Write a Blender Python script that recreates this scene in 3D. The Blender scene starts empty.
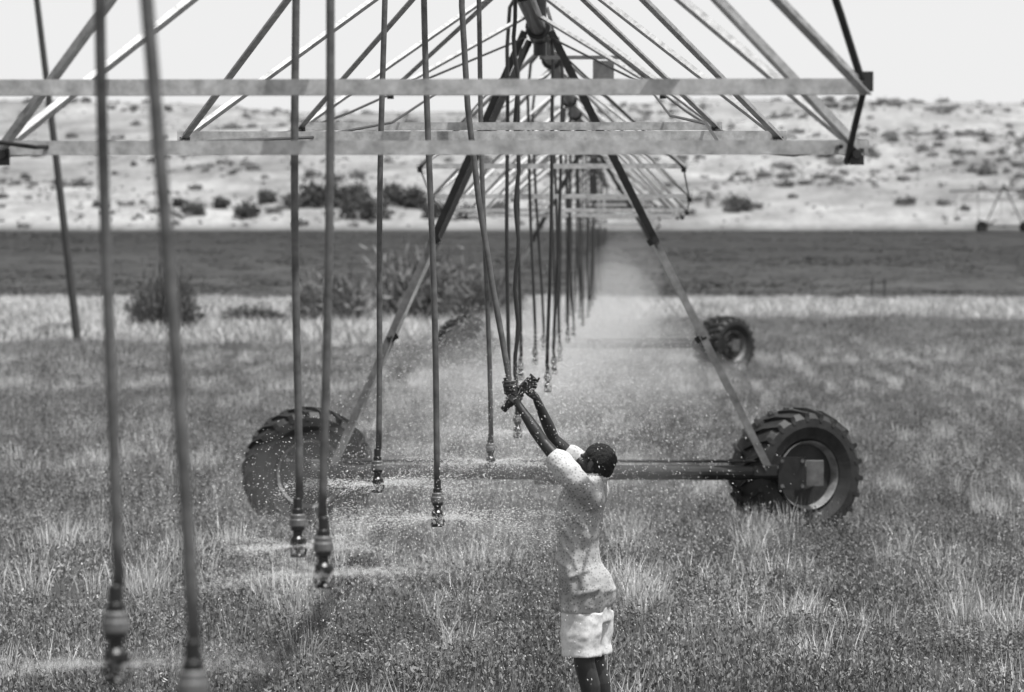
import bpy, math, numpy as np
from mathutils import Vector, Matrix
rng=np.random.default_rng(7)
scene=bpy.context.scene
COL=scene.collection
scene.view_settings.view_transform='Standard'
scene.view_settings.look='None'
scene.view_settings.exposure=0

# ------------------------------------------------------------ noise
_tab=rng.random((256,256))
def vnoise(x,y,s=1.0,o=0):
    x=np.asarray(x,float)/s+o*17.3+1000; y=np.asarray(y,float)/s+o*9.7+1000
    xi=np.floor(x).astype(int); yi=np.floor(y).astype(int)
    fx=x-xi; fy=y-yi; fx=fx*fx*(3-2*fx); fy=fy*fy*(3-2*fy)
    g=lambda a,b:_tab[a%256,b%256]
    return (g(xi,yi)*(1-fx)+g(xi+1,yi)*fx)*(1-fy)+(g(xi,yi+1)*(1-fx)+g(xi+1,yi+1)*fx)*fy
def sstep(a,b,x):
    t=np.clip((np.asarray(x,float)-a)/(b-a),0,1); return t*t*(3-2*t)

# ------------------------------------------------------------ materials
def mat(name,val,rough=0.6,metal=0.0,var=0.0,scale=8.0,bump=0.0,lo=None,spec=0.5,transl=0.0,rand=0.0,detail=6,aniso=(1,1,1)):
    m=bpy.data.materials.new(name); m.use_nodes=True
    nt=m.node_tree; n=nt.nodes; l=nt.links
    b=n['Principled BSDF']; out=n['Material Output']
    b.inputs['Roughness'].default_value=rough
    b.inputs['Metallic'].default_value=metal
    b.inputs['Specular IOR Level'].default_value=spec
    b.inputs['Base Color'].default_value=(val,val,val,1)
    src=None
    if var>0 or bump>0:
        tc=n.new('ShaderNodeTexCoord'); mp=n.new('ShaderNodeMapping'); mp.inputs['Scale'].default_value=aniso
        l.new(tc.outputs['Object'],mp.inputs['Vector'])
        nz=n.new('ShaderNodeTexNoise'); nz.inputs['Scale'].default_value=scale; nz.inputs['Detail'].default_value=detail
        nz.inputs['Roughness'].default_value=0.65
        l.new(mp.outputs['Vector'],nz.inputs['Vector'])
        mr=n.new('ShaderNodeMapRange'); mr.inputs['From Min'].default_value=0.3; mr.inputs['From Max'].default_value=0.7
        mr.inputs['To Min'].default_value=val*(1-var); mr.inputs['To Max'].default_value=val*(1+var)
        l.new(nz.outputs['Fac'],mr.inputs['Value']); src=mr.outputs['Result']
        if bump>0:
            bp=n.new('ShaderNodeBump'); bp.inputs['Strength'].default_value=bump; bp.inputs['Distance'].default_value=0.02
            l.new(nz.outputs['Fac'],bp.inputs['Height']); l.new(bp.outputs['Normal'],b.inputs['Normal'])
    if rand>0:
        oi=n.new('ShaderNodeObjectInfo'); r=n.new('ShaderNodeMapRange')
        r.inputs['To Min'].default_value=1-rand; r.inputs['To Max'].default_value=1+rand
        l.new(oi.outputs['Random'],r.inputs['Value'])
        mu=n.new('ShaderNodeMath'); mu.operation='MULTIPLY'
        if src is not None: l.new(src,mu.inputs[0])
        else: mu.inputs[0].default_value=val
        l.new(r.outputs['Result'],mu.inputs[1]); src=mu.outputs[0]
    if src is not None: l.new(src,b.inputs['Base Color'])
    return m
M_galv=mat('galvanised_steel',0.46,0.5,0.1,var=0.40,scale=14,bump=0.1)
M_galvd=mat('weathered_steel',0.16,0.55,0.3,var=0.45,scale=9,bump=0.1)
M_leg=mat('tower_leg_steel',0.19,0.5,0.1,var=0.55,scale=5,bump=0.1)
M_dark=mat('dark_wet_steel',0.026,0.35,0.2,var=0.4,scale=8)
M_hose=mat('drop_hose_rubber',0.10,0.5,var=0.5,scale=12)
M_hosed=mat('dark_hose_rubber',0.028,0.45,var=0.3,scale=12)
M_coll=mat('nozzle_collar_plastic',0.13,0.45,var=0.3,scale=30)
M_noz=mat('nozzle_black_plastic',0.02,0.35)
M_tire=mat('tyre_rubber',0.018,0.6,var=0.6,scale=7,bump=0.3)
M_rim=mat('painted_rim',0.26,0.45,0.1,var=0.6,scale=6)
M_skin=mat('dark_skin',0.028,0.42,var=0.2,scale=18)
M_hair=mat('short_black_hair',0.010,0.8,var=0.5,scale=120,bump=0.9)
M_wood=mat('pole_wood',0.05,0.85,var=0.4,scale=6,aniso=(6,6,.5))
M_alf=mat('alfalfa_leaf',0.22,0.6,var=0.55,scale=0.9,rand=0.38,detail=3,spec=.25)
M_dry=mat('dry_grass_blade',0.56,0.6,rand=0.35,spec=.3)
M_verge=mat('verge_grass_blade',0.42,0.7,rand=0.35,spec=.2)
M_shrub=mat('desert_shrub_leaf',0.19,0.8,rand=0.45,spec=.2)  # leaf tone lifted towards the dune: distance haze put into the colour
M_foot=mat('tamarisk_leaf',0.095,0.8,rand=0.35,spec=.2)
M_bush=mat('bush_leaf',0.17,0.8,rand=0.3,spec=.2)
M_fcrop=mat('far_crop_leaf',0.085,0.9,rand=0.12,spec=.1)
M_water=mat('water_droplet',0.9,0.2)
M_eye=mat('eye_white',0.5,0.2)

def cloth(name,val,lowv,sc,spots=0.0):
    m=bpy.data.materials.new(name); m.use_nodes=True; n=m.node_tree.nodes; l=m.node_tree.links
    b=n['Principled BSDF']; b.inputs['Roughness'].default_value=1.0; b.inputs['Specular IOR Level'].default_value=0.03
    tc=n.new('ShaderNodeTexCoord'); 
    nz=n.new('ShaderNodeTexNoise'); nz.inputs['Scale'].default_value=sc; nz.inputs['Detail'].default_value=4
    l.new(tc.outputs['Object'],nz.inputs['Vector'])
    mr=n.new('ShaderNodeMapRange'); mr.inputs['From Min'].default_value=.38; mr.inputs['From Max'].default_value=.6
    mr.inputs['To Min'].default_value=lowv; mr.inputs['To Max'].default_value=val
    l.new(nz.outputs['Fac'],mr.inputs['Value'])
    v=n.new('ShaderNodeTexVoronoi'); v.inputs['Scale'].default_value=60; l.new(tc.outputs['Object'],v.inputs['Vector'])
    r=n.new('ShaderNodeMapRange'); r.inputs['From Min'].default_value=.2; r.inputs['From Max'].default_value=.45
    r.inputs['To Min'].default_value=1-spots; r.inputs['To Max'].default_value=1; l.new(v.outputs['Distance'],r.inputs['Value'])
    mu=n.new('ShaderNodeMath'); mu.operation='MULTIPLY'; l.new(mr.outputs[0],mu.inputs[0]); l.new(r.outputs[0],mu.inputs[1])
    l.new(mu.outputs[0],b.inputs['Base Color'])
    wv=n.new('ShaderNodeTexNoise'); wv.inputs['Scale'].default_value=260; l.new(tc.outputs['Object'],wv.inputs['Vector'])
    bp=n.new('ShaderNodeBump'); bp.inputs['Strength'].default_value=.25; bp.inputs['Distance'].default_value=.003; l.new(wv.outputs['Fac'],bp.inputs['Height']); l.new(bp.outputs[0],b.inputs['Normal'])
    return m
M_shirt=cloth('wet_cotton_shirt',0.60,0.33,2.6,.45)
M_short=cloth('white_cotton_shorts',0.78,0.62,6,.15)

# ------------------------------------------------------------ builders
class B:
    def __init__(s): s.v=[]; s.f=[]
    def add(s,v,f):
        o=len(s.v); s.v+= [tuple(p) for p in v]; s.f+=[tuple(i+o for i in q) for q in f]
    def obj(s,name,m,parent=None,smooth=False,link=True):
        me=bpy.data.meshes.new(name); me.from_pydata(s.v,[],s.f); me.update()
        if m: me.materials.append(m)
        if smooth: me.polygons.foreach_set('use_smooth',[True]*len(me.polygons))
        o=bpy.data.objects.new(name,me)
        if link: COL.objects.link(o)
        if parent: o.parent=parent
        return o
    def sweep(s,prof,p0,p1,up=(0,0,1)):
        p0=Vector(p0);p1=Vector(p1); d=(p1-p0).normalized(); u=Vector(up)
        if abs(d.dot(u))>0.97: u=Vector((0,1,0))
        x=d.cross(u).normalized(); y=x.cross(d).normalized(); n=len(prof)
        v=[p0+x*a+y*b for a,b in prof]+[p1+x*a+y*b for a,b in prof]
        f=[(i,(i+1)%n,n+(i+1)%n,n+i) for i in range(n)]+[tuple(range(n))[::-1],tuple(range(n,2*n))]
        s.add(v,f)
    def angle(s,p0,p1,w=.065,t=.008,up=(0,0,1),flip=1):
        s.sweep([(0,0),(w*flip,0),(w*flip,t),(t*flip,t),(t*flip,w),(0,w)],p0,p1,up)
    def bar(s,p0,p1,w,h,up=(0,0,1)):
        s.sweep([(-w/2,-h/2),(w/2,-h/2),(w/2,h/2),(-w/2,h/2)],p0,p1,up)
    def tube(s,pts,r,n=8,cap=True):
        pts=[Vector(p) for p in pts]; rs=r if isinstance(r,(list,tuple)) else [r]*len(pts)
        v=[];f=[]; prev=None
        for i,p in enumerate(pts):
            d=(pts[min(i+1,len(pts)-1)]-pts[max(i-1,0)]).normalized()
            if prev is None:
                a=Vector((1,0,0)) if abs(d.x)<.8 else Vector((0,0,1))
                x=(a-d*a.dot(d)).normalized()
            else: x=(prev-d*prev.dot(d)).normalized()
            prev=x; y=d.cross(x)
            for k in range(n):
                t=2*math.pi*k/n; v.append(p+(x*math.cos(t)+y*math.sin(t))*rs[i])
        m=len(pts)
        for i in range(m-1):
            for k in range(n):
                f.append((i*n+k,i*n+(k+1)%n,(i+1)*n+(k+1)%n,(i+1)*n+k))
        if cap: f+=[tuple(range(n))[::-1],tuple(range((m-1)*n,m*n))]
        s.add(v,f)
    def lathe(s,prof,c,axis,n=24,x0=None):
        a=Vector(axis).normalized(); h=Vector((0,0,1)) if abs(a.z)<.8 else Vector((1,0,0))
        x=a.cross(h).normalized(); y=a.cross(x); c=Vector(c); v=[];f=[]
        for r,t in prof:
            for k in range(n):
                th=2*math.pi*k/n; v.append(c+a*t+(x*math.cos(th)+y*math.sin(th))*r)
        for i in range(len(prof)-1):
            for k in range(n): f.append((i*n+k,i*n+(k+1)%n,(i+1)*n+(k+1)%n,(i+1)*n+k))
        f+=[tuple(range(n))[::-1],tuple(range((len(prof)-1)*n,len(prof)*n))]
        s.add(v,f)
    def caps(s,p0,r0,p1,r1,n=14):
        p0=Vector(p0);p1=Vector(p1);L=(p1-p0).length; pr=[]
        for i in range(5): t=math.pi/2*(1-i/5+0.0); pr.append((max(r0*math.cos(t),.0004),-r0*math.sin(t)))
        for i in range(1,6): t=math.pi/2*i/5; pr.append((max(r1*math.cos(t),.0004),L+r1*math.sin(t)))
        pr.insert(5,(r0,0)); pr.insert(6,(r1,L))
        s.lathe(pr,p0,p1-p0,n)
    def chain(s,pts,rs,n=14):
        for i in range(len(pts)-1): s.caps(pts[i],rs[i],pts[i+1],rs[i+1],n)
    def ell(s,c,r,M=None,n=20):
        v=[];f=[];m=12; c=Vector(c)
        for i in range(m+1):
            ph=math.pi*i/m; 
            for k in range(n):
                th=2*math.pi*k/n; q=Vector((r[0]*max(math.sin(ph),.004)*math.cos(th),r[1]*max(math.sin(ph),.004)*math.sin(th),r[2]*math.cos(ph)))
                v.append(c+(M@q if M else q))
        for i in range(m):
            for k in range(n): f.append((i*n+k,(i+1)*n+k,(i+1)*n+(k+1)%n,i*n+(k+1)%n))
        f+=[tuple(range(n)),tuple(range(m*n,(m+1)*n))[::-1]]
        s.add(v,f)
    def loft(s,secs,ax,n=28,fold=0.0,nf=9,ph=0.0):
        ax=Vector((ax[0],ax[1],0)).normalized(); l=Vector((-ax.y,ax.x,0)); v=[];f=[]
        for cx,cy,cz,a,b in secs:
            for k in range(n):
                t=2*math.pi*k/n; q=1+fold*math.sin(nf*t+ph+cz*5)*(1+.5*math.sin(3*t+cz*9)); v.append(Vector((cx,cy,cz))+ax*a*q*math.cos(t)+l*b*q*math.sin(t))
        for i in range(len(secs)-1):
            for k in range(n): f.append((i*n+k,i*n+(k+1)%n,(i+1)*n+(k+1)%n,(i+1)*n+k))
        f+=[tuple(range(n))[::-1],tuple(range((len(secs)-1)*n,len(secs)*n))]
        s.add(v,f)
def empty(name,loc=(0,0,0)):
    e=bpy.data.objects.new(name,None); COL.objects.link(e); e.location=loc; e.empty_display_size=.3; return e

# ------------------------------------------------------------ terrain
def edge(x): return 104+30*sstep(-5,3,x)+3*(vnoise(x,0,5,3)-.5)
def height(x,y):
    x=np.asarray(x,float);y=np.asarray(y,float)
    z=4.0*sstep(150,440,y)
    cr=21.0+1.8*(vnoise(x,y*0,50,1)-.5)+1.0*sstep(-20,60,x)
    d=np.clip((y-430)/190,0,1)
    z=z+cr*(d**0.9)*(1-.35*sstep(640,1200,y))
    z=z+(vnoise(x,y,30,2)-.5)*3.0*sstep(430,480,y)+(vnoise(x,y,7,4)-.5)*.7*sstep(430,460,y)
    return z
ys=np.concatenate([np.arange(-80,10,10),np.arange(10,200,1.5),np.arange(200,440,4),np.arange(440,660,2.5),np.arange(660,900,20),np.arange(900,2600,150)])
xs=np.concatenate([np.arange(-1200,-130,60),np.arange(-130,131,2.5),np.arange(160,1250,60)])
X,Y=np.meshgrid(xs,ys); Z=height(X,Y)
nx,ny=len(xs),len(ys)
verts=np.stack([X.ravel(),Y.ravel(),Z.ravel()],1)
ii,jj=np.meshgrid(np.arange(ny-1),np.arange(nx-1),indexing='ij'); a=(ii*nx+jj).ravel()
faces=np.stack([a,a+1,a+nx+1,a+nx],1)
me=bpy.data.meshes.new('ground'); me.from_pydata(verts.tolist(),[],faces.tolist()); me.update()
me.polygons.foreach_set('use_smooth',[True]*len(me.polygons))
e=edge(X)
tone=0.07+0*X
band=sstep(-1.5,1.5,Y-e)*(1-sstep(172,182,Y))
tone=tone*(1-band)+(0.34+.20*(vnoise(X,Y,3,8)-.5))*band
df=sstep(172,182,Y)*(1-sstep(428,436,Y)); tone=tone*(1-df)+(.045+.020*(vnoise(X*.15,Y,16,5)-.5)+.022*sstep(330,200,Y)+.012*(vnoise(X,Y,2.5,9)-.5))*df
du=sstep(428,436,Y); tone=tone*(1-du)+(.265+.12*(vnoise(X,Y*.6,22,6)-.5)+.12*(vnoise(X,Y,6,17)-.5)+.10*(vnoise(X,Y,2.6,7)-.5))*du
at=me.attributes.new('tone','FLOAT','POINT'); at.data.foreach_set('value',np.clip(tone,0.02,1).ravel().astype(np.float32))
gm=bpy.data.materials.new('field_and_dune_soil'); gm.use_nodes=True; n=gm.node_tree.nodes; l=gm.node_tree.links
b=n['Principled BSDF']; b.inputs['Roughness'].default_value=.95; b.inputs['Specular IOR Level'].default_value=.1
an=n.new('ShaderNodeAttribute'); an.attribute_name='tone'
tc=n.new('ShaderNodeTexCoord')
def nz(scale,det,mp=None,lo=.6,hi=1.4):
    q=n.new('ShaderNodeTexNoise'); q.inputs['Scale'].default_value=scale; q.inputs['Detail'].default_value=det; q.inputs['Roughness'].default_value=.7
    m_=n.new('ShaderNodeMapping'); m_.inputs['Scale'].default_value=mp or (1,1,1); l.new(tc.outputs['Object'],m_.inputs['Vector']); l.new(m_.outputs[0],q.inputs['Vector'])
    r=n.new('ShaderNodeMapRange'); r.inputs['From Min'].default_value=.3; r.inputs['From Max'].default_value=.7
    r.inputs['To Min'].default_value=lo; r.inputs['To Max'].default_value=hi; l.new(q.outputs['Fac'],r.inputs['Value']); return q,r.outputs[0]
q1,r1=nz(1.2,8,None,.75,1.25); q2,r2=nz(.35,4,(1,.25,1),.8,1.2)
m1=n.new('ShaderNodeMath'); m1.operation='MULTIPLY'; l.new(an.outputs['Fac'],m1.inputs[0]); l.new(r1,m1.inputs[1])
m2=n.new('ShaderNodeMath'); m2.operation='MULTIPLY'; l.new(m1.outputs[0],m2.inputs[0]); l.new(r2,m2.inputs[1])
l.new(m2.outputs[0],b.inputs['Base Color'])
bp=n.new('ShaderNodeBump'); bp.inputs['Strength'].default_value=.4; bp.inputs['Distance'].default_value=.1; l.new(q1.outputs['Fac'],bp.inputs['Height']); l.new(bp.outputs[0],b.inputs['Normal'])
me.materials.append(gm)
ground=bpy.data.objects.new('ground',me); COL.objects.link(ground)

# ------------------------------------------------------------ scatter
def scatter(name,P,rot,scl,idx,srcs,parent=None):
    coll=bpy.data.collections.new(name+'_source')
    for o in srcs: coll.objects.link(o)
    me=bpy.data.meshes.new(name); me.from_pydata(np.asarray(P).tolist(),[],[])
    a=me.attributes.new('rot','FLOAT_VECTOR','POINT'); a.data.foreach_set('vector',np.asarray(rot,np.float32).ravel())
    a=me.attributes.new('scl','FLOAT_VECTOR','POINT'); a.data.foreach_set('vector',np.asarray(scl,np.float32).ravel())
    a=me.attributes.new('idx','INT','POINT'); a.data.foreach_set('value',np.asarray(idx,np.int32))
    o=bpy.data.objects.new(name,me); COL.objects.link(o)
    if parent: o.parent=parent
    g=bpy.data.node_groups.new(name+'_gn','GeometryNodeTree')
    g.interface.new_socket('Geometry',in_out='INPUT',socket_type='NodeSocketGeometry')
    g.interface.new_socket('Geometry',in_out='OUTPUT',socket_type='NodeSocketGeometry')
    n=g.nodes; l=g.links
    gi=n.new('NodeGroupInput'); go=n.new('NodeGroupOutput'); ip=n.new('GeometryNodeInstanceOnPoints')
    m2p=n.new('GeometryNodeMeshToPoints')
    ci=n.new('GeometryNodeCollectionInfo'); ci.inputs['Collection'].default_value=coll
    ci.inputs['Separate Children'].default_value=True; ci.inputs['Reset Children'].default_value=True
    def na(nm,t):
        q=n.new('GeometryNodeInputNamedAttribute'); q.data_type=t; q.inputs['Name'].default_value=nm
        return [s for s in q.outputs if s.enabled and s.name=='Attribute'][0]
    er=n.new('FunctionNodeEulerToRotation'); l.new(na('rot','FLOAT_VECTOR'),er.inputs[0])
    l.new(gi.outputs[0],m2p.inputs[0]); l.new(m2p.outputs[0],ip.inputs['Points']); l.new(ci.outputs[0],ip.inputs['Instance'])
    ip.inputs['Pick Instance'].default_value=True
    l.new(na('idx','INT'),ip.inputs['Instance Index']); l.new(er.outputs[0],ip.inputs['Rotation']); l.new(na('scl','FLOAT_VECTOR'),ip.inputs['Scale'])
    l.new(ip.outputs[0],go.inputs[0])
    md=o.modifiers.new('scatter','NODES'); md.node_group=g
    return o
def cropclump(name,m,R,H,nst,nl,ls,nb=70):
    b=B(); hn=rng.random(4)*6.28
    for i in range(nst):
        r=R*math.sqrt(rng.random()); th=rng.random()*6.283; x,y=r*math.cos(th),r*math.sin(th)
        h=H*(.4+.6*rng.random())*(.8+.3*math.sin(x*9+hn[0])*math.sin(y*8+hn[1])); tx,ty=x+rng.normal()*.05,y+rng.normal()*.05
        w=.0025; b.add([(x-w,y,0),(x+w,y,0),(tx,ty,h)],[(0,1,2)])
        for k in range(nl):
            t=.35+.75*rng.random(); c=Vector((x+(tx-x)*t,y+(ty-y)*t,h*t))+Vector(rng.normal(size=3)*.016)
            d=Vector(rng.normal(size=3)); d.z=abs(d.z)*1.3+.3; d.normalize(); u=d.cross(Vector(rng.normal(size=3))).normalized()
            s_=ls*(.6+.8*rng.random()); q=c+d*s_
            b.add([c,c+d*s_*.5+u*s_*.22,q,c+d*s_*.5-u*s_*.22],[(0,1,2,3)])
    for i in range(nb):
        r=R*math.sqrt(rng.random()); th=rng.random()*6.283; x,y=r*math.cos(th),r*math.sin(th); h=H*(.7+.8*rng.random()); lx,ly=rng.normal(size=2)*.07; w=.0035; a_=rng.random()*3.14
        b.add([(x-w*math.cos(a_),y-w*math.sin(a_),0),(x+w*math.cos(a_),y+w*math.sin(a_),0),(x+lx,y+ly,h)],[(0,1,2)])
    return b.obj(name,m,link=False)
def tuft(name,m,R,H,nb,w):
    b=B()
    for i in range(nb):
        r=R*math.sqrt(rng.random()); th=rng.random()*6.283; x,y=r*math.cos(th),r*math.sin(th)
        h=H*(.4+.6*rng.random()); lx,ly=rng.normal()*.22*h+x*.6,rng.normal()*.22*h+y*.6; a_=rng.random()*3.14; dx,dy=w*math.cos(a_),w*math.sin(a_)
        b.add([(x-dx,y-dy,0),(x+dx,y+dy,0),(x+lx*.35+dx*.8,y+ly*.35+dy*.8,h*.55),(x+lx*.35-dx*.8,y+ly*.35-dy*.8,h*.55),(x+lx,y+ly,h)],[(0,1,2,3),(3,2,4)])
    return b.obj(name,m,link=False)
def shrub(name,m,N,ls,flat=.7,lobes=9,feather=False):
    b=B(); C=[]
    for i in range(lobes):
        th=rng.random()*6.283; r=.65*math.sqrt(rng.random()); C.append((r*math.cos(th),r*math.sin(th),flat*(.2+.6*rng.random()*(1-r)),.16+.26*rng.random()))
    for i in range(N):
        cx,cy,cz,cr=C[i%lobes]; d=rng.normal(size=3); d/=np.linalg.norm(d); rr=cr*(rng.random()**.5)*(1 if rng.random()<.85 else 1.5)
        p=Vector((cx+d[0]*rr,cy+d[1]*rr,max(cz+d[2]*rr,.01)))
        dd=Vector(rng.normal(size=3))
        if feather: dd=dd*.6+Vector((cx*.8,cy*.8,.7))
        dd.normalize(); u=dd.cross(Vector(rng.normal(size=3))).normalized(); s_=ls*(.5+rng.random())
        wd=.10 if feather else .35
        b.add([p,p+dd*s_*.5+u*s_*wd,p+dd*s_,p+dd*s_*.5-u*s_*wd],[(0,1,2,3)])
    for i in range(7):
        cx,cy,cz,cr=C[i%lobes]; b.tube([(0,0,-.05),(cx*.5,cy*.5,cz*.55),(cx,cy,cz)],[.03,.018,.006],5)
    return b.obj(name,m,link=False)

def grid(y0,y1,st,k=.172,m=1.2):
    out=[]
    y=y0
    while y<y1:
        w=k*y+m; n_=int(2*w/st)+1; xx=-y*.029+np.linspace(-w,w,n_)+rng.normal(size=n_)*st*.25; yy=y+rng.normal(size=n_)*st*.25
        out.append(np.stack([xx,yy],1)); y+=st
    o=np.concatenate(out); return o[:,0],o[:,1]
RS=.72   # row spacing in the drilled part of the field
x,y=grid(19,70,.72); x2,y2=grid(70,138,1.15); 
x=np.concatenate([x,x2]);y=np.concatenate([y,y2]); N=len(x)
keep=(y<edge(x)+rng.normal(size=N)*1.0)
far=y>69; x,y,far=x[keep],y[keep],far[keep]; N=len(x); s=np.where(far,1.5,1.0)*(.85+.3*rng.random(N)); hs=(.45+1.05*vnoise(x,y,2.2,13))*(.7+.6*vnoise(x,y,8,14))*np.where(far,.9,1.0)
inrow=(rng.random(N)<.62*sstep(-.5,2.6,x)*sstep(35,45,y)*(1-sstep(80,98,y)))
xr=np.round(x/RS)*RS+.05*rng.normal(size=N)+.12*(vnoise(x*0,y,9,3)-.5); x=np.where(inrow,xr,x); sx=np.where(inrow,.55,s); rz=np.where(inrow,np.where(rng.random(N)<.5,0,np.pi),rng.random(N)*6.28); hs=np.where(inrow,.6+.6*rng.random(N),hs)
scatter('alfalfa_crop',np.stack([x,y,0*x-.01],1),np.stack([0*x,0*x,rz],1),np.stack([sx,s,hs*1.05],1),rng.integers(0,7,N),
  [cropclump('alf%d'%i,M_alf,.50,.27,90,8,.032) for i in range(7)])
Ncrop=N
N=76000; yy=np.sqrt(rng.random(N)*(136**2-19**2)+19**2); xx=-yy*.029+(rng.random(N)-.5)*2*(.172*yy+1.2); x,y=xx,yy
rw=sstep(-.5,2.6,x)*sstep(35,45,y)*(1-sstep(80,100,y))
row=.05+.95*(.5+.5*np.cos(2*np.pi*(x+.20*vnoise(x,y,6,3))/1.35))**3
row2=.06+.94*(.5-.5*np.cos(2*np.pi*(x-.12*(vnoise(x*0,y,9,3)-.5))/RS))**3
pz=np.clip((vnoise(x,y,1.0,21)-.36)*2.4,0,1)*np.clip(vnoise(x,y,5,22)*1.7-.15,0,1)*row+.015
pz=pz*(.52+1.1*np.exp(-((y-32)/2.8)**2)+.8*np.exp(-((y-58)/15)**2)); pz*=1-.8*sstep(84,102,y)
pz=pz*(1-rw)+rw*row2*(.06+1.5*np.clip((vnoise(x,y*.45,.8,25)-.38)*2.2,0,1))*(.35+.9*vnoise(x,y,7,26))*.95
k=(rng.random(N)<pz)&(y<edge(x)); x,y,rw=x[k],y[k],rw[k]; N=len(x); s=(.6+.65*rng.random(N))*(1-.15*rw)
scatter('dry_grass_tufts',np.stack([x,y,0*x-.01],1),np.stack([0*x,0*x,rng.random(N)*6.28],1),np.stack([s*(1-.2*rw),s*(1-.2*rw),s],1),rng.integers(0,5,N),
  [tuft('dry%d'%i,M_dry,.14,.36,34,.0038) for i in range(5)])
Ndry=N
# pale grass verge
N=5500; yy=np.sqrt(rng.random(N)*(180**2-100**2)+100**2); xx=-yy*.029+(rng.random(N)-.5)*2*(.2*yy); x,y=xx,yy
k=(y>edge(x)+rng.normal(size=N)*1.8)&(rng.random(N)<.15+1.0*vnoise(x,y,5,30)); x,y=x[k],y[k]; N=len(x); s=.5+1.0*rng.random(N)
scatter('pale_grass_verge',np.stack([x,y,height(x,y)-.02],1),np.stack([0*x,0*x,rng.random(N)*6.28],1),np.stack([s*1.6,s*1.6,s*(1-.4*sstep(150,180,y))],1),rng.integers(0,4,N),
  [tuft('verge%d'%i,M_verge,.30,.5,44,.011) for i in range(4)])
# far dark crop: low, even canopy
N=7000; yy=182+rng.random(N)**1.3*246; xx=(rng.random(N)-.5)*2*(.19*yy)-yy*.03; x,y=xx,yy; s=(.3+.6*rng.random(N))*(.5+vnoise(x,y,14,33))
scatter('far_crop',np.stack([x,y,height(x,y)-.03],1),np.stack([0*x,0*x,rng.random(N)*6.28],1),np.stack([s*1.8,s*1.2,s*.20],1),rng.integers(0,3,N),[shrub('fc%d'%i,M_fcrop,110,.2,flat=.5) for i in range(3)])
# dune shrubs
srcs=[shrub('shr%d'%i,M_shrub,420,.15) for i in range(5)]
N=11000; y=432+rng.random(N)**.9*230; x=(rng.random(N)-.5)*2*(.2*y+10)-8
s=.14+.24*rng.random(N)+.95*rng.random(N)**7*(1+.8*vnoise(x,y,30,40)); 
k=rng.random(N)<np.clip((vnoise(x,y*.6,11,41)-.25)*2.4,0.10,1)*(.7+.3*sstep(-30,30,x)); x,y,s=x[k],y[k],s[k]
gx=(np.array([860,868,1000,985,782,845,1005,760,60,30,120,905,738,770])-630)/7.2; gy=np.array([520,610,540,585,505,590,620,560,590,520,560.,450,448,470]); gs=np.array([2,2,2.6,2.2,1.6,1.8,1.8,2,1.8,1.8,1.6,1.8,2.2,2])*.75
x=np.concatenate([x,gx]);y=np.concatenate([y,gy]);s=np.concatenate([s,gs]);N=len(x)
scatter('dune_shrubs',np.stack([x,y,height(x,y)-.1*s],1),np.stack([0*x,0*x,rng.random(N)*6.28],1),np.stack([s*1.05,s*1.05,s*1.1],1),rng.integers(0,5,N),srcs)
fx=(np.array([178,200,222,255,262,300,318,335,352,372,395,415,440,470,500,620,640,738,660])-630)/8.2
fs=np.array([1.4,2.0,1.8,2.4,2.0,2.6,3.2,3.6,3.0,3.5,3.2,2.8,2.4,2.0,1.7,2.0,1.8,2.2,1.6])
fy=440+rng.random(len(fx))*14; N=len(fx)
scatter('dune_foot_bushes',np.stack([fx,fy,height(fx,fy)-.1],1),np.stack([0*fx,0*fx,rng.random(N)*6.28],1),np.stack([fs*1.0,fs*1.0,fs*1.3],1),rng.integers(0,3,N),[shrub('ft%d'%i,M_foot,900,.13,lobes=14) for i in range(3)])
# bushes near field edge
for i,(bx,by,sx_,sz,fe) in enumerate([(-14.6,115,1.25,2.8,True),(-10.0,126,1.8,2.3,True),(-7.6,132,2.3,3.3,True),(-12.6,124,1.3,1.1,True),(-17.5,113,1.0,.6,True),(-5.0,129,1.7,2.4,True)]):
    o=shrub('desert_bush',M_bush,4200,.17,flat=.8,lobes=40,feather=fe)
    o.scale=(sx_,sx_,sz); o.location=(bx,by,float(height(bx,by))-.05); o.rotation_euler=(0,0,i*1.3); COL.objects.link(o)

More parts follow.
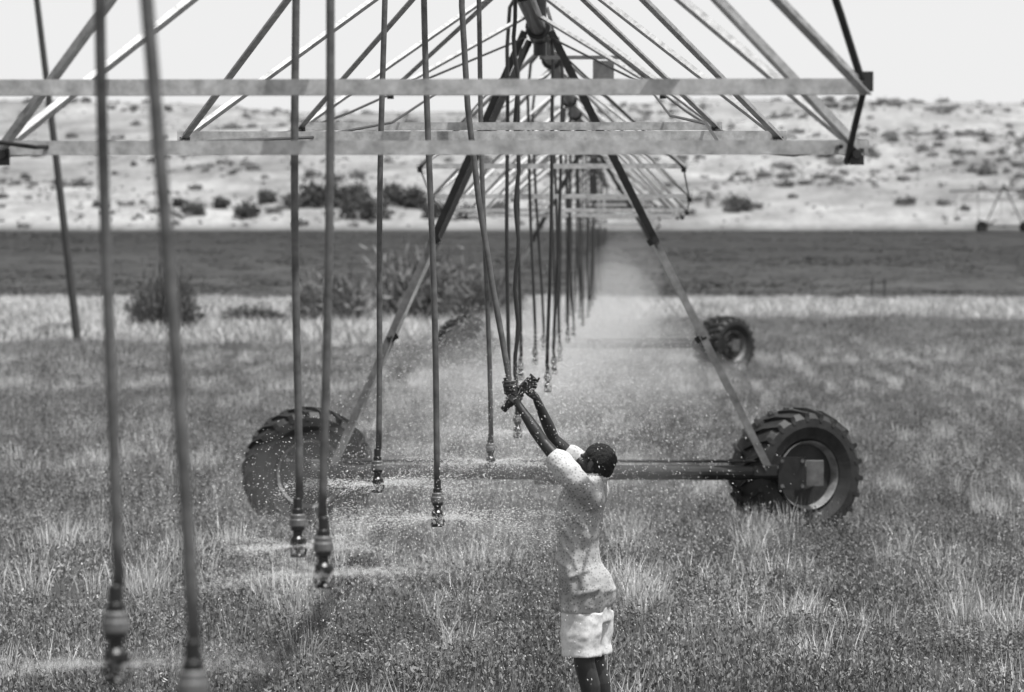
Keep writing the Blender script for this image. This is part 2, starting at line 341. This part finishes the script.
# ------------------------------------------------------------ pivot parts
def wheel(parent,c,yaw,D=1.40,W=.45):
    c=Vector(c); ax=Vector((math.sin(yaw),-math.cos(yaw),0)); R=D/2-.035; h=W/2
    b=B(); rr=.34
    b.lathe([(rr,-h*.62),(rr+.05,-h*.85),(R-.16,-h*1.02),(R-.07,-h),(R-.015,-h*.8),(R,-h*.4),(R+.004,0),(R,h*.4),(R-.015,h*.8),(R-.07,h),(R-.16,h*1.02),(rr+.05,h*.85),(rr,h*.62)],c,ax,64)
    t=b
    x=ax.cross(Vector((0,0,1))).normalized(); z=Vector((0,0,1)); NL=22
    for sgn in (-1,1):
        for i in range(NL):
            a0=2*math.pi*(i+(.5 if sgn>0 else 0))/NL; v=[]
            for (w_,da) in ((.0,0),(h*.5,.10),(h*1.0,.22)):
                for (dr,dt) in ((-.03,-.045),(.035 if w_<h*.9 else .012,-.032),(.035 if w_<h*.9 else .012,.032),(-.03,.045)):
                    th=a0+da+dt; v.append(c+ax*(w_*sgn)+(x*math.cos(th)+z*math.sin(th))*(R+dr-(.02 if w_>h*.9 else 0)))
            f=[(0,1,2,3),(8,11,10,9)]
            for s_ in (0,4):
                for k in range(4): f.append((s_+k,s_+4+k,s_+4+(k+1)%4,s_+(k+1)%4))
            v2=[c+ax*(h*1.03*sgn)+(x*math.cos(a0+.22+dt)+z*math.sin(a0+.22+dt))*(R-.1) for dt in (-.03,.03)]
            t.add(v,f); t.add([v[8],v[11],v2[1],v2[0]]+[p-ax*sgn*.03 for p in (v[8],v[11],v2[1],v2[0])],[(0,1,2,3),(0,4,5,1),(1,5,6,2),(2,6,7,3),(3,7,4,0)])
    t.obj('tyre',M_tire,parent)
    r=B(); r.lathe([(.02,h*.25),(.10,h*.25),(.11,h*.12),(.2,h*.02),(.26,h*.15),(.285,h*.5),(.325,h*.62),(.355,h*.9),(.36,h*.92),(.345,h*.6),(.33,-h*.6),(.355,-h*.9),(.30,-h*.5),(.2,-h*.2),(.02,-h*.2)],c,ax,48)
    for i in range(8):
        th=i*math.pi/4; p=c+ax*h*.14+(x*math.cos(th)+z*math.sin(th))*.15; r.lathe([(.018,0),(.018,.03),(.009,.045)],p,ax,6)
    r.lathe([(.07,0),(.07,.07),(.05,.09),(.0,.09)],c+ax*h*.25,ax,16)
    r.obj('rim',M_rim,parent,smooth=False)

def tower(parent,cx,cy,gz,half,zp=5.2,yaws=(.15,.42),xc=None,hub=.55,Ws=(.45,.60),lm=None):
    xc=cx if xc is None else xc
    lw=(cx-half,cy,gz+hub); rw=(cx+half,cy,gz+hub)
    wheel(parent,lw,yaws[0],W=Ws[0]); wheel(parent,rw,yaws[1],W=Ws[1])
    b=B(); by=cy-.50; g2=B()
    bx0,bx1=cx-half+.05,cx+half-.02; bz=gz+hub+.04
    b.tube([(bx0,by,bz),(bx1,by,bz)],.078,14)
    b.tube([(cx-half+.4,by-.02,bz+.12),(cx+half-.4,by-.02,bz+.12)],.016,8)
    b.bar((cx-.16,by-.14,bz),(cx+.16,by-.14,bz),.24,.22)
    b.lathe([(.075,0),(.08,.02),(.08,.24),(.05,.28)],(cx+.05,by-.26,bz),(0,-1,0),16)
    for sg,yw in ((-1,yaws[0]),(1,yaws[1])):
        wc=Vector((cx+sg*half,cy,gz+hub)); ax=Vector((math.sin(yw),-math.cos(yw),0))
        g2.lathe([(.15,.12),(.15,.20),(.10,.24),(.10,.38),(.05,.40)],wc,ax,18)
        g2.bar(wc+ax*.40+Vector((-.10,0,.03)),wc+ax*.40+Vector((.08,0,.03)),.14,.26)
        b.bar((cx+sg*half-.2,by-.1,bz),(cx+sg*half+.08,by-.1,bz),.03,.34); 
        for dz in (-.13,.13): 
            for dx in (-.16,.05): g2.lathe([(.02,0),(.02,.02)],(cx+sg*half+dx,by-.115,bz+dz),(0,-1,0),6)
    b.obj('base_beam',M_dark,parent); g2.obj('wheel_gearboxes',M_galvd,parent)
    k=B(); d=B()
    for sg in (-1,1):
        px=cx+sg*(half-.33)
        foot=Vector((px,by,bz+.03))
        for s2 in (-1,1):
            top=Vector((xc+sg*.10,cy+s2*.9,gz+zp-.06)); m_=foot.lerp(top,.52)
            f2=foot+Vector((0,s2*.06,0))
            k.angle(f2,m_,.075,.009,up=(0,-1,0),flip=sg)
            d.angle(m_,top,.075,.009,up=(0,-1,0),flip=sg)
        for t in (.3,.52,.78):
            A=foot.lerp(Vector((xc+sg*.1,cy-.9,gz+zp)),t); C=foot.lerp(Vector((xc+sg*.1,cy+.9,gz+zp)),t)
            d.bar(A-Vector((0,.05,0)),C+Vector((0,.05,0)),.04,.04); d.bar(A-Vector((.05,.02,.03)),A+Vector((.05,-.02,.03)),.03,.07)
        d.bar(foot-Vector((.12,.0,.0)),foot+Vector((.12,.0,0)),.25,.10)
    d.tube([(xc,cy-.9,gz+zp),(xc,cy+.9,gz+zp)],.13,16)
    d.tube([(xc,cy,gz+zp-.25),(xc,cy,gz+zp+.4)],.07,12)
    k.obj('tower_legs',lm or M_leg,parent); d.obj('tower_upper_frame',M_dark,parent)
    c=B(); c.bar((xc+.56,cy-.25,gz+zp-.42),(xc+.78,cy-.25,gz+zp-.42),.14,.20); c.obj('control_box',M_galvd,parent)
    c=B(); c.angle((xc,cy-.2,gz+zp-.30),(xc+.85,cy-.2,gz+zp-.30),.04,.006); c.obj('box_bracket',M_galvd,parent)

def truss(parent,nodes,ends,xp,zp):
    g=B(); d=B(); c=B()
    for i,(y,hf,z,xc) in enumerate(nodes):
        L=Vector((xc-hf,y,z)); R=Vector((xc+hf,y,z))
        g.angle(L+Vector((-.05,0,0)),R+Vector((.05,0,0)),.06,.007,up=(0,0,1),flip=-1)
        yp=(nodes[i-1][0]+y)/2 if i>0 else (ends[0]+y)/2
        yn=(nodes[i+1][0]+y)/2 if i<len(nodes)-1 else (ends[1]+y)/2
        for P,sg in ((L,-1),(R,1)):
            for yy in (yp,yn):
                g.angle(P,Vector((xp+sg*.07,yy,zp-.04)),.048,.006,up=(0,-1,.3),flip=sg)
            d.bar(P+Vector((-.03,-.03,-.01)),P+Vector((.03,-.03,-.01)),.02,.07)
            d.tube([P+Vector((0,-.07,0)),P+Vector((0,.07,0))],.02,8)
        for sg,P in ((-1,L),(1,R)):
            if i<len(nodes)-1:
                y2,h2,z2,x2=nodes[i+1]; Q=Vector((x2+sg*h2,y2,z2)); c.tube([P,P.lerp(Q,.5)-Vector((0,0,.015)),Q],.011,6)
            else:
                if ends[1]>y: c.tube([P,(xp+sg*.12,ends[1],zp-.1)],.011,6)
            if i==0 and ends[2]: c.tube([(xp+sg*.12,ends[0],zp-.1),P],.011,6)
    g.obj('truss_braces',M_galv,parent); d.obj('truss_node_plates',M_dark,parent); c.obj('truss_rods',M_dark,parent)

def nozzle(bb_c,bb_d,p,ax=(0,0,1)):
    p=Vector(p); ax=Vector(ax).normalized()
    bb_d.lathe([(.0,0),(.034,0),(.036,.008),(.03,.016),(.012,.02),(.012,.03),(.02,.034),(.030,.05),(.034,.07),(.034,.085),(.026,.095),(.022,.10),(.022,.12),(.032,.125),(.032,.14)],p,ax,14)
    for k in range(3):
        t=k*2.094+.5; o=Vector((math.cos(t)*.034,math.sin(t)*.034,0)); bb_d.tube([p+o+ax*.005,p+o*1.25+ax*.035,p+o+ax*.08],.006,5)
    bb_c.lathe([(.034,.141),(.039,.146),(.039,.172),(.035,.178),(.035,.195),(.030,.20)],p,ax,16)
    bb_d.lathe([(.026,.20),(.026,.222),(.021,.226),(.021,.27),(.018,.275)],p,ax,12)

pivot=empty('center_pivot_irrigation_machine')
PX=-.95; ZP=5.2
pp=B(); pp.tube([(PX,y,ZP) for y in np.arange(5,152,3)],.084,16)
for y in np.arange(6.5,150,6.4): pp.lathe([(.13,-.02),(.13,.02)],(PX,y,ZP),(0,1,0),16)
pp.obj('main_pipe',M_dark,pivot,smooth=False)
tower(pivot,-.83,39,0,2.57,yaws=(.22,.52),xc=PX)
tower(pivot,-.83,86,0,3.02,yaws=(.5,.75),xc=PX,Ws=(.7,.75))
n1=[(15.6,1.80,3.37,-.85),(22.1,1.77,3.60,-.89),(28.6,1.6,3.86,-.94),(34,1.25,4.35,-.95)]
truss(pivot,n1,(12.4,38.2,False),PX,ZP)
def span(y0,y1):
    ys_=np.linspace(y0,y1,9)[1:-1]; r=[]
    for y in ys_:
        t=abs((y-(y0+y1)/2)/((y1-y0)/2)); r.append((y,1.83-.55*t**3,3.40+.95*t**2.4,PX))
    truss(pivot,r,(y0+.8,y1-.8,True),PX,ZP)
span(39,86); span(86,150)
u=B(); u.angle((-2.78,15.05,3.60),(.96,15.05,3.60),.065,.008,flip=-1)
u.angle((.93,15.0,3.60),(PX+.07,12.0,ZP-.04),.05,.007,up=(0,-1,.3))
u.obj('cross_member',M_galv,pivot)
u=B(); u.tube([(.96,15.02,3.68),(.93,15.3,3.5),(.91,15.6,3.34)],.014,8); u.tube([(-2.76,15.02,3.68),(-2.70,15.6,3.34)],.014,8)
u.tube([(.93,14.98,3.66),(.84,14.8,3.9),(.74,14.6,4.15),(.1,13.4,4.8),(-.8,12.2,5.15)],.016,8)
u.tube([(-2.80,15.0,3.44),(-2.5,15.5,3.40),(-2.0,17,3.46),(-1.9,22,3.62),(-1.8,28,3.9),(-1.6,33,4.4)],.010,6)
u.tube([(.88,15.5,3.40),(.75,17,3.40),(.5,20,3.5),(.45,22,3.7),(.3,28,3.95),(.1,34,4.5)],.010,6)
for xx,yy,zz in ((.95,15.0,3.62),): u.bar((xx-.03,yy,zz+.03),(xx+.03,yy,zz+.03),.03,.08)
u.obj('edge_rods_and_cable',M_dark,pivot)

# drop hoses
H1=B();H2=B();C=B();D=B(); noz=[]
def drop(Xb,Y,zb,Xt,dark=False,wav=.0,r=.018):
    zt=3.6; sl=(Xt-Xb)/(zt-zb-.27); pts=[]
    for z in np.linspace(zb+.27,4.9,24):
        x=Xb+sl*(z-zb-.27)+wav*math.sin(z*9)*.5+.008*math.sin(z*2+Y); pts.append((x,Y+.006*math.cos(z*3),z))
    top=pts[-1]; mx=top[0]; pts+= [(mx*.9+PX*.1,Y,5.3),(mx*.5+PX*.5,Y,5.48),(PX*.95+mx*.05,Y,5.42),(PX,Y,5.28)]
    (H2 if dark else H1).tube(pts,r,10)
    nozzle(C,D,(Xb,Y,zb)); noz.append((Xb,Y,zb))
drop(-1.44,10.3,1.77,-1.47,r=.016); drop(-1.045,8.8,1.78,-1.15,r=.017)
drop(-1.18,14.2,1.67,-1.155,r=.017); drop(-1.54,17.1,1.54,-1.545)
drop(-1.12,21.5,1.34,-1.17); drop(-1.58,23.1,1.43,-1.55)
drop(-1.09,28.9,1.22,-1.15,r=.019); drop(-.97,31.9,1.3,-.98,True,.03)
for i,Y_ in enumerate(np.arange(36.5,150,2.9)):
    sx=PX-.14+(.15 if i%2 else -.13)+rng.normal()*.03
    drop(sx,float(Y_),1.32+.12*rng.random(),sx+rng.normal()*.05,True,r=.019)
hp=[(PX,22.0,5.28),(PX-.02,22.0,5.45),(-.99,22,5.3),(-1.0,22,4.9),(-1.0,22,4.4),(-.965,22,3.8),(-.90,22,3.25),(-.82,21.99,2.75),(-.755,21.98,2.4),(-.725,21.97,2.22),(-.712,21.97,2.14),(-.70,21.97,2.085),(-.675,21.97,2.075)]
H1.tube(hp,.018,10)
nozzle(C,D,(-.565,21.98,2.195),(-.6,0,-.62)) 
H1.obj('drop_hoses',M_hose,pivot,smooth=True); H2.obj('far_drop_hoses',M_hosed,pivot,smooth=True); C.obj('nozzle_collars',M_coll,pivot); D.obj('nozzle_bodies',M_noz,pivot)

# ------------------------------------------------------------ distant second pivot
pv2=empty('center_pivot_irrigation_machine'); gz=float(height(43.0,428))
tower(pv2,43.0,428,gz,2.5,lm=M_dark); q=B(); q.tube([(36.8,428,gz+4.7),(60,428,gz+5.2),(90,428,gz+5.0)],.16,10)
for i in range(9):
    x0=38+i*5; q.bar((x0,427,gz+3.6),(x0+2.5,428,gz+5.1),.09,.09); q.bar((x0+2.5,428,gz+5.1),(x0+5,427,gz+3.6),.09,.09); q.bar((x0,427,gz+3.6),(x0+5,427,gz+3.6),.08,.08)
for i in range(14): q.tube([(37.5+i*2.6,428,gz+4.8),(37.5+i*2.6,428,gz+1.6)],.035,5)
q.obj('pipe_and_truss',M_galvd,pv2)

pl=empty('utility_pole',(-15.7,105,0)); q=B(); q.tube([(0,0,-.2),(-.62,0,5.2),(-1.5,0,12.6)],[.115,.10,.08],12); q.obj('post',M_wood,pl)
q=B(); q.bar((-2.4,0,12.0),(-.4,0,12.0),.1,.12)
for xx in (-2.3,-1.0,-.5): q.lathe([(.03,.05),(.06,.1),(.06,.18),(.03,.2)],(xx,0,12.0),(0,0,1),10)
q.obj('crossarm',M_wood,pl)
for px_ in (12.2,11.6):
    ps=B(); ps.tube([(0,0,-.1),(0.01,0,1.05)],[.05,.045],8); o=ps.obj('fence_post',M_wood); o.location=(px_,178,float(height(px_,178)))

# ------------------------------------------------------------ man
man=empty('man',(0,0,0)); F=Vector((-.92,.39,0)).normalized(); Lf=Vector((-F.y,F.x,0))
def body_mod(o,vox,it=4,disps=()):
    m=o.modifiers.new('remesh','REMESH'); m.mode='VOXEL'; m.voxel_size=vox; m.use_smooth_shade=True
    s_=o.modifiers.new('smooth','SMOOTH'); s_.iterations=it; s_.factor=.5
    for i,disp in enumerate(disps):
        t=bpy.data.textures.new(o.name+'_folds%d'%i,'CLOUDS'); t.noise_scale=disp[0]; t.noise_depth=1
        d=o.modifiers.new('folds','DISPLACE'); d.texture=t; d.strength=disp[1]; d.mid_level=.5; d.texture_coords='GLOBAL'
b=B()
cx,cy=-.25,22.0
b.loft([(-.25,cy,.80,.08,.12),(-.26,cy,.98,.08,.12),(-.30,cy,1.12,.07,.11),(-.30,cy,1.3,.085,.125),(-.27,cy,1.46,.085,.145),(-.23,cy,1.56,.07,.12)],F)
nS=Vector((-.31,21.84,1.575)); nE=Vector((-.515,21.90,1.815)); nW=Vector((-.668,21.955,2.04))
fS=Vector((-.21,22.17,1.58)); fE=Vector((-.455,22.13,1.82)); fW=Vector((-.562,22.03,2.075))
b.chain([Vector((-.24,21.92,1.52)),nS,nS.lerp(nE,.5),nE,nE.lerp(nW,.3),nW],[.065,.056,.045,.035,.038,.023])
b.chain([Vector((-.22,22.08,1.52)),fS,fS.lerp(fE,.5),fE,fE.lerp(fW,.3),fW],[.065,.056,.045,.035,.038,.023])
Hc=Vector((-.205,22.0,1.68)); b.chain([(-.21,22,1.52),(-.198,22.0,1.64)],[.060,.056])
tilt=Matrix.Rotation(math.atan2(F.y,F.x),3,'Z')@Matrix.Rotation(math.radians(-20),3,'Y')
def hp_(x,y,z): return Hc+tilt@Vector((x,y,z))
b.ell(hp_(-.012,0,.025),(.098,.077,.094),tilt); b.ell(hp_(.035,0,-.035),(.062,.060,.078),tilt)
b.ell(hp_(.062,0,-.085),(.032,.034,.026),tilt)
b.caps(hp_(.088,0,.012),.009,hp_(.108,0,-.024),.015); b.ell(hp_(.102,0,-.028),(.014,.021,.011),tilt)
b.ell(hp_(.092,0,-.053),(.014,.024,.008),tilt); b.ell(hp_(.090,0,-.066),(.013,.022,.008),tilt)
b.caps(hp_(.082,-.04,.022),.012,hp_(.082,.04,.022),.012)
for s_ in (-1,1):
    b.ell(hp_(-.005,s_*.081,-.008),(.019,.009,.032),tilt); b.ell(hp_(.066,s_*.04,-.022),(.022,.02,.02),tilt)
for s_,kx in ((1,-.235),(-1,-.245)):
    o_=Lf*(.086*s_); hip=Vector((-.25,cy,.80))+o_*.7; kn=Vector((kx,cy,.50))+o_*1.0; an_=Vector((kx+.07,cy,.085))+o_*1.1
    b.chain([hip,hip.lerp(kn,.35),hip.lerp(kn,.75),kn,kn+Vector((.035,0,-.14)),an_],[.070,.080,.070,.062,.062,.038])
    b.chain([an_+Vector((.02,0,-.035)),an_+F*.09+Vector((0,0,-.045)),an_+F*.17+Vector((0,0,-.058))],[.036,.034,.024])
    for t_ in range(5):
        q_=an_+F*.17+Lf*(.028-.014*t_)*s_+Vector((0,0,-.066)); b.caps(q_,.012,q_+F*(.038-.004*t_),.009,8)
hd1=Vector((-.713,21.97,2.13)); u1=(Vector((-.725,21.97,2.22))-Vector((-.70,21.97,2.085))).normalized()
def hand(wr,c,u,out,side):
    pal=c+out*.034
    b.chain([wr,pal-u*.02],[.024,.026]); b.caps(pal-u*.028,.018,pal+u*.030,.017)
    b.caps(pal-u*.025+side*.012,.014,pal+u*.03+side*.012,.013)
    for i,(h_,ln) in enumerate(((.036,1.0),(.013,1.08),(-.010,1.0),(-.032,.82))):
        o0=c+u*h_; P=[o0+out*.030+side*.016,o0+out*.012+side*.034*ln,o0-out*.018+side*.032*ln,o0-out*.033+side*.008,o0-out*.026-side*.012]
        b.chain(P,[.0105,.0100,.0094,.009,.008],8)
    P=[pal-u*.015-side*.012,c+out*.02-side*.030+u*.02,c-out*.006-side*.030+u*.045,c-out*.022-side*.014+u*.056]
    b.chain(P,[.016,.0125,.011,.0095],8)
hand(nW,hd1,u1,Vector((.95,0,.0)).normalized(),Vector((0,-1,0)))
na=Vector((.6,0,.62)).normalized(); hc2=Vector((-.675,21.97,2.075))+na*.095
hand(fW,hc2,na,Vector((.7,.45,-.62)).normalized(),Vector((-.25,-.9,.2)).normalized())
bo=b.obj('body',M_skin,man); body_mod(bo,.0055,3)
for s_ in (-1,1):
    ey=B(); ey.ell(hp_(.083,s_*.032,.002),(.0125,.0125,.0125),None,12); ey.obj('eye',M_eye,man,True)
hr=B(); hr.ell(hp_(-.020,0,.040),(.103,.085,.092),tilt); hr.ell(hp_(-.05,0,.0),(.07,.074,.078),tilt)
ho=hr.obj('hair',M_hair,man); body_mod(ho,.006,2,((.02,.012),))
# shirt with soft folds
s_=B()
s_.loft([(-.266,cy,.800,.146,.172),(-.258,cy,.84,.156,.178),(-.25,cy,.93,.166,.182),(-.268,cy,1.0,.146,.170),(-.298,cy,1.09,.118,.156),(-.315,cy,1.18,.112,.152),(-.305,cy,1.3,.126,.160),(-.285,cy,1.44,.134,.173),(-.265,cy,1.53,.116,.180),(-.235,cy,1.585,.093,.14),(-.205,cy,1.615,.073,.082)],F,72,.035,11)
s_.caps((-.25,21.92,1.48),.10,nS,.078); s_.caps(nS,.078,nS.lerp(nE,.56),.076)
s_.caps((-.22,22.08,1.50),.10,fS,.078); s_.caps(fS,.078,fS.lerp(fE,.56),.072)
for (z0,z1,a0,a1,r_) in ((1.02,.94,-1.2,.4,.016),(1.07,1.0,-2.6,-1.2,.016),(.97,.9,-2.8,-1.5,.017),(1.42,1.2,-.7,-2.0,.018),(1.48,1.3,-.9,-2.4,.016),(1.36,1.12,-.5,-1.8,.014),(1.15,1.06,-.4,-1.6,.016),(.93,.86,-1.9,-.6,.015)):
    P=[]
    for t in np.linspace(0,1,7):
        an_=a0+(a1-a0)*t; z=z0+(z1-z0)*t; zz_=[.83,.93,1.0,1.09,1.18,1.3,1.44]; xc_=np.interp(z,zz_,[-.25,-.25,-.268,-.298,-.315,-.305,-.285]); aa=np.interp(z,zz_,[.145,.164,.146,.120,.114,.128,.136]); bb=np.interp(z,zz_,[.17,.180,.170,.158,.154,.162,.175])
        P.append(Vector((xc_,cy,z))+F*aa*math.cos(an_)*.99+Lf*bb*math.sin(an_)*-.99)
    s_.tube(P,[.004,r_*.8,r_,r_,r_,r_*.8,.004],8)
so=s_.obj('shirt',M_shirt,man); body_mod(so,.0075,3,((.16,.03),(.055,.009)))
s_=B(); s_.loft([(-.204,cy,1.585,.080,.090),(-.2,cy,1.625,.070,.072)],F,30); co=s_.obj('collar',M_short,man); body_mod(co,.006,2)
s_=B(); s_.loft([(-.258,cy,.74,.140,.166),(-.255,cy,.90,.135,.162)],F,40)
for sg in (1,-1):
    o_=Lf*(.080*sg); s_.loft([(-.258+o_.x,cy+o_.y,.54,.122,.098),(-.258+o_.x,cy+o_.y,.60,.118,.096),(-.256+o_.x,cy+o_.y,.68,.122,.098),(-.254+o_.x*.9,cy+o_.y*.9,.80,.128,.100)],F,48,.05,5,sg)
sh=s_.obj('shorts',M_short,man); body_mod(sh,.0075,2,((.14,.02),(.05,.009)))

# ------------------------------------------------------------ water spray (one mesh of tiny drops)
P=[];S=[];Dn=[]
def spray(c,N,vmax,size,vz=(-.3,1.2),tmax=.9):
    c=np.array(c); th=rng.random(N)*6.283; v=vmax*(.2+.8*rng.random(N)); w=vz[0]+(vz[1]-vz[0])*rng.random(N)
    t=tmax*rng.random(N)**1.1; drag=1/(1+.9*t)
    x=c[0]+np.cos(th)*v*t*drag; y=c[1]+np.sin(th)*v*t*drag; z=c[2]+w*t-4.9*t*t*.75
    vv=np.stack([np.cos(th)*v*drag**2,np.sin(th)*v*drag**2,w-7.3*t],1)
    k=z>.35; n_=k.sum(); P.append(np.stack([x,y,z],1)[k]); vv=vv[k]; vv/=np.linalg.norm(vv,axis=1)[:,None]
    sc=size*(.45+rng.random(n_)**2*1.2); S.append(np.stack([sc,sc*(1.2+2*rng.random(n_))],1)); Dn.append(vv)
def jets(c,nj,L,size,n_=110):
    for j in range(nj):
        th=2*math.pi*(j+rng.random()*.7)/nj; LL=L*(.5+.6*rng.random()); t=rng.random(n_)**.8*LL; sp=.004+.055*t; up=-.02+.22*rng.random()
        x=c[0]+math.cos(th)*t+rng.normal(size=n_)*sp; y=c[1]+math.sin(th)*t+rng.normal(size=n_)*sp; z=c[2]+.02+up*t-.2*t*t+rng.normal(size=n_)*sp*.6
        sc=size*(.4+rng.random(n_)); P.append(np.stack([x,y,z],1)); S.append(np.stack([sc,sc*7],1)); Dn.append(np.tile([math.cos(th),math.sin(th),up],(n_,1)))
for (x_,y_,z_) in noz:
    if y_<12: jets((x_,y_,z_+.03),16,.5,.0006,220)
    elif y_<20: spray((x_,y_,z_+.03),900,3.5,.0011,tmax=.5); jets((x_,y_,z_+.03),18,.6,.0008,260)
    elif y_<34: spray((x_,y_,z_+.03),4200,6.0,.0020,(-.2,2.4),.75); jets((x_,y_,z_+.03),20,.8,.0011,260)
    elif y_<60: spray((x_,y_,z_+.03),5500,6.0,.0032,(-.5,3.0),.95)
spray((-.62,21.97,2.12),3600,3.4,.0019,(-.5,1.8),.75)
P=np.concatenate(P);S=np.concatenate(S);Dn=np.concatenate(Dn); Dn/=np.linalg.norm(Dn,axis=1)[:,None]; N=len(P)
A=np.cross(Dn,np.array([.3,.2,.93])); A/=np.linalg.norm(A,axis=1)[:,None]; Bv=np.cross(Dn,A)
V=np.stack([P-Dn*S[:,1:2],P+A*S[:,:1],P+Bv*S[:,:1],P-A*S[:,:1],P-Bv*S[:,:1],P+Dn*S[:,1:2]],1).reshape(-1,3)
base=np.array([(0,2,1),(0,3,2),(0,4,3),(0,1,4),(5,1,2),(5,2,3),(5,3,4),(5,4,1)])
Fc=(base[None]+6*np.arange(N)[:,None,None]).reshape(-1,3)
me=bpy.data.meshes.new('water_spray'); me.vertices.add(len(V)); me.vertices.foreach_set('co',V.astype(np.float32).ravel())
me.loops.add(len(Fc)*3); me.loops.foreach_set('vertex_index',Fc.astype(np.int32).ravel()); me.polygons.add(len(Fc)); me.polygons.foreach_set('loop_start',np.arange(0,len(Fc)*3,3,dtype=np.int32)); me.update(calc_edges=True)
me.polygons.foreach_set('use_smooth',[True]*len(me.polygons)); me.materials.append(M_water)
COL.objects.link(bpy.data.objects.new('water_spray',me))
# fine mist: overlapping thin scattering puffs, low over the crop
def mist(c,r,dens):
    m=bpy.data.materials.new('water_mist'); m.use_nodes=True; n=m.node_tree.nodes; l=m.node_tree.links; n.remove(n['Principled BSDF'])
    vs=n.new('ShaderNodeVolumeScatter'); vs.inputs['Density'].default_value=dens; vs.inputs['Anisotropy'].default_value=0; vs.inputs['Color'].default_value=(1,1,1,1)
    l.new(vs.outputs[0],n['Material Output'].inputs['Volume'])
    b=B(); b.ell((0,0,0),r,None,32); o=b.obj('water_mist',m); o.location=c
mist((-1.3,84,.6),(2.9,38,1.15),.0065)
mist((-.5,108,.9),(1.5,22,1.5),.010)
for (x_,y_,z_,rx,ry,rz,dn) in ((-1.3,28,1.15,1.9,3.6,.50,.022),(-1.6,43,1.1,1.5,2.4,.45,.045),(-.4,50,1.2,1.9,3.4,.55,.035),(-1.9,56,1.0,1.6,3,.5,.035),(-.8,64,1.3,1.4,4,.7,.035),(-1.5,75,1.1,1.6,6,.8,.025),(-.6,95,1.5,1.0,10,1.4,.009),(-.1,118,1.6,1.2,12,1.7,.008)): mist((x_,y_,z_),(rx,ry,rz),dn)

# ------------------------------------------------------------ light, sky, camera
ds=Vector((1.5,-1.1,5.2)).normalized()
sl=bpy.data.lights.new('sun','SUN'); sl.energy=5.0; sl.angle=math.radians(.5); sl.color=(1,.995,.985)
so=bpy.data.objects.new('sun',sl); so.rotation_euler=ds.to_track_quat('Z','Y').to_euler(); so.location=(10,-10,40); COL.objects.link(so)
w=bpy.data.worlds.new('World'); scene.world=w; w.use_nodes=True; n=w.node_tree.nodes; l=w.node_tree.links
sk=n.new('ShaderNodeTexSky'); sk.sky_type='NISHITA'; sk.sun_disc=False; sk.sun_elevation=math.asin(ds.z); sk.sun_rotation=math.atan2(ds.x,ds.y)
sk.dust_density=4.0; sk.air_density=1.2
bw=n.new('ShaderNodeRGBToBW'); l.new(sk.outputs[0],bw.inputs[0]); bg=n['Background']; bg.inputs['Strength'].default_value=.12
tc=n.new('ShaderNodeTexCoord'); sp=n.new('ShaderNodeSeparateXYZ'); l.new(tc.outputs['Generated'],sp.inputs[0])
ab=n.new('ShaderNodeMath'); ab.operation='ABSOLUTE'; l.new(sp.outputs['Z'],ab.inputs[0])
om=n.new('ShaderNodeMath'); om.operation='SUBTRACT'; om.inputs[0].default_value=1; l.new(ab.outputs[0],om.inputs[1])
pw=n.new('ShaderNodeMath'); pw.operation='POWER'; l.new(om.outputs[0],pw.inputs[0]); pw.inputs[1].default_value=5
ml=n.new('ShaderNodeMath'); ml.operation='MULTIPLY'; l.new(pw.outputs[0],ml.inputs[0]); ml.inputs[1].default_value=7.0
ad=n.new('ShaderNodeMath'); ad.operation='ADD'; l.new(ml.outputs[0],ad.inputs[0]); l.new(bw.outputs[0],ad.inputs[1])
l.new(ad.outputs[0],bg.inputs['Color'])
cam=bpy.data.cameras.new('camera'); co=bpy.data.objects.new('camera',cam); COL.objects.link(co)
cam.sensor_width=36; cam.lens=130.08; co.location=(0,0,3.01)
co.rotation_euler=(math.radians(90-1.64),0,math.radians(1.827))
cam.clip_start=.5; cam.clip_end=6000
cam.dof.use_dof=True; cam.dof.focus_distance=23.5; cam.dof.aperture_fstop=3.8
scene.camera=co
print('OBJ',len(bpy.data.objects),'drops',N,'crop',Ncrop,'dry',Ndry)
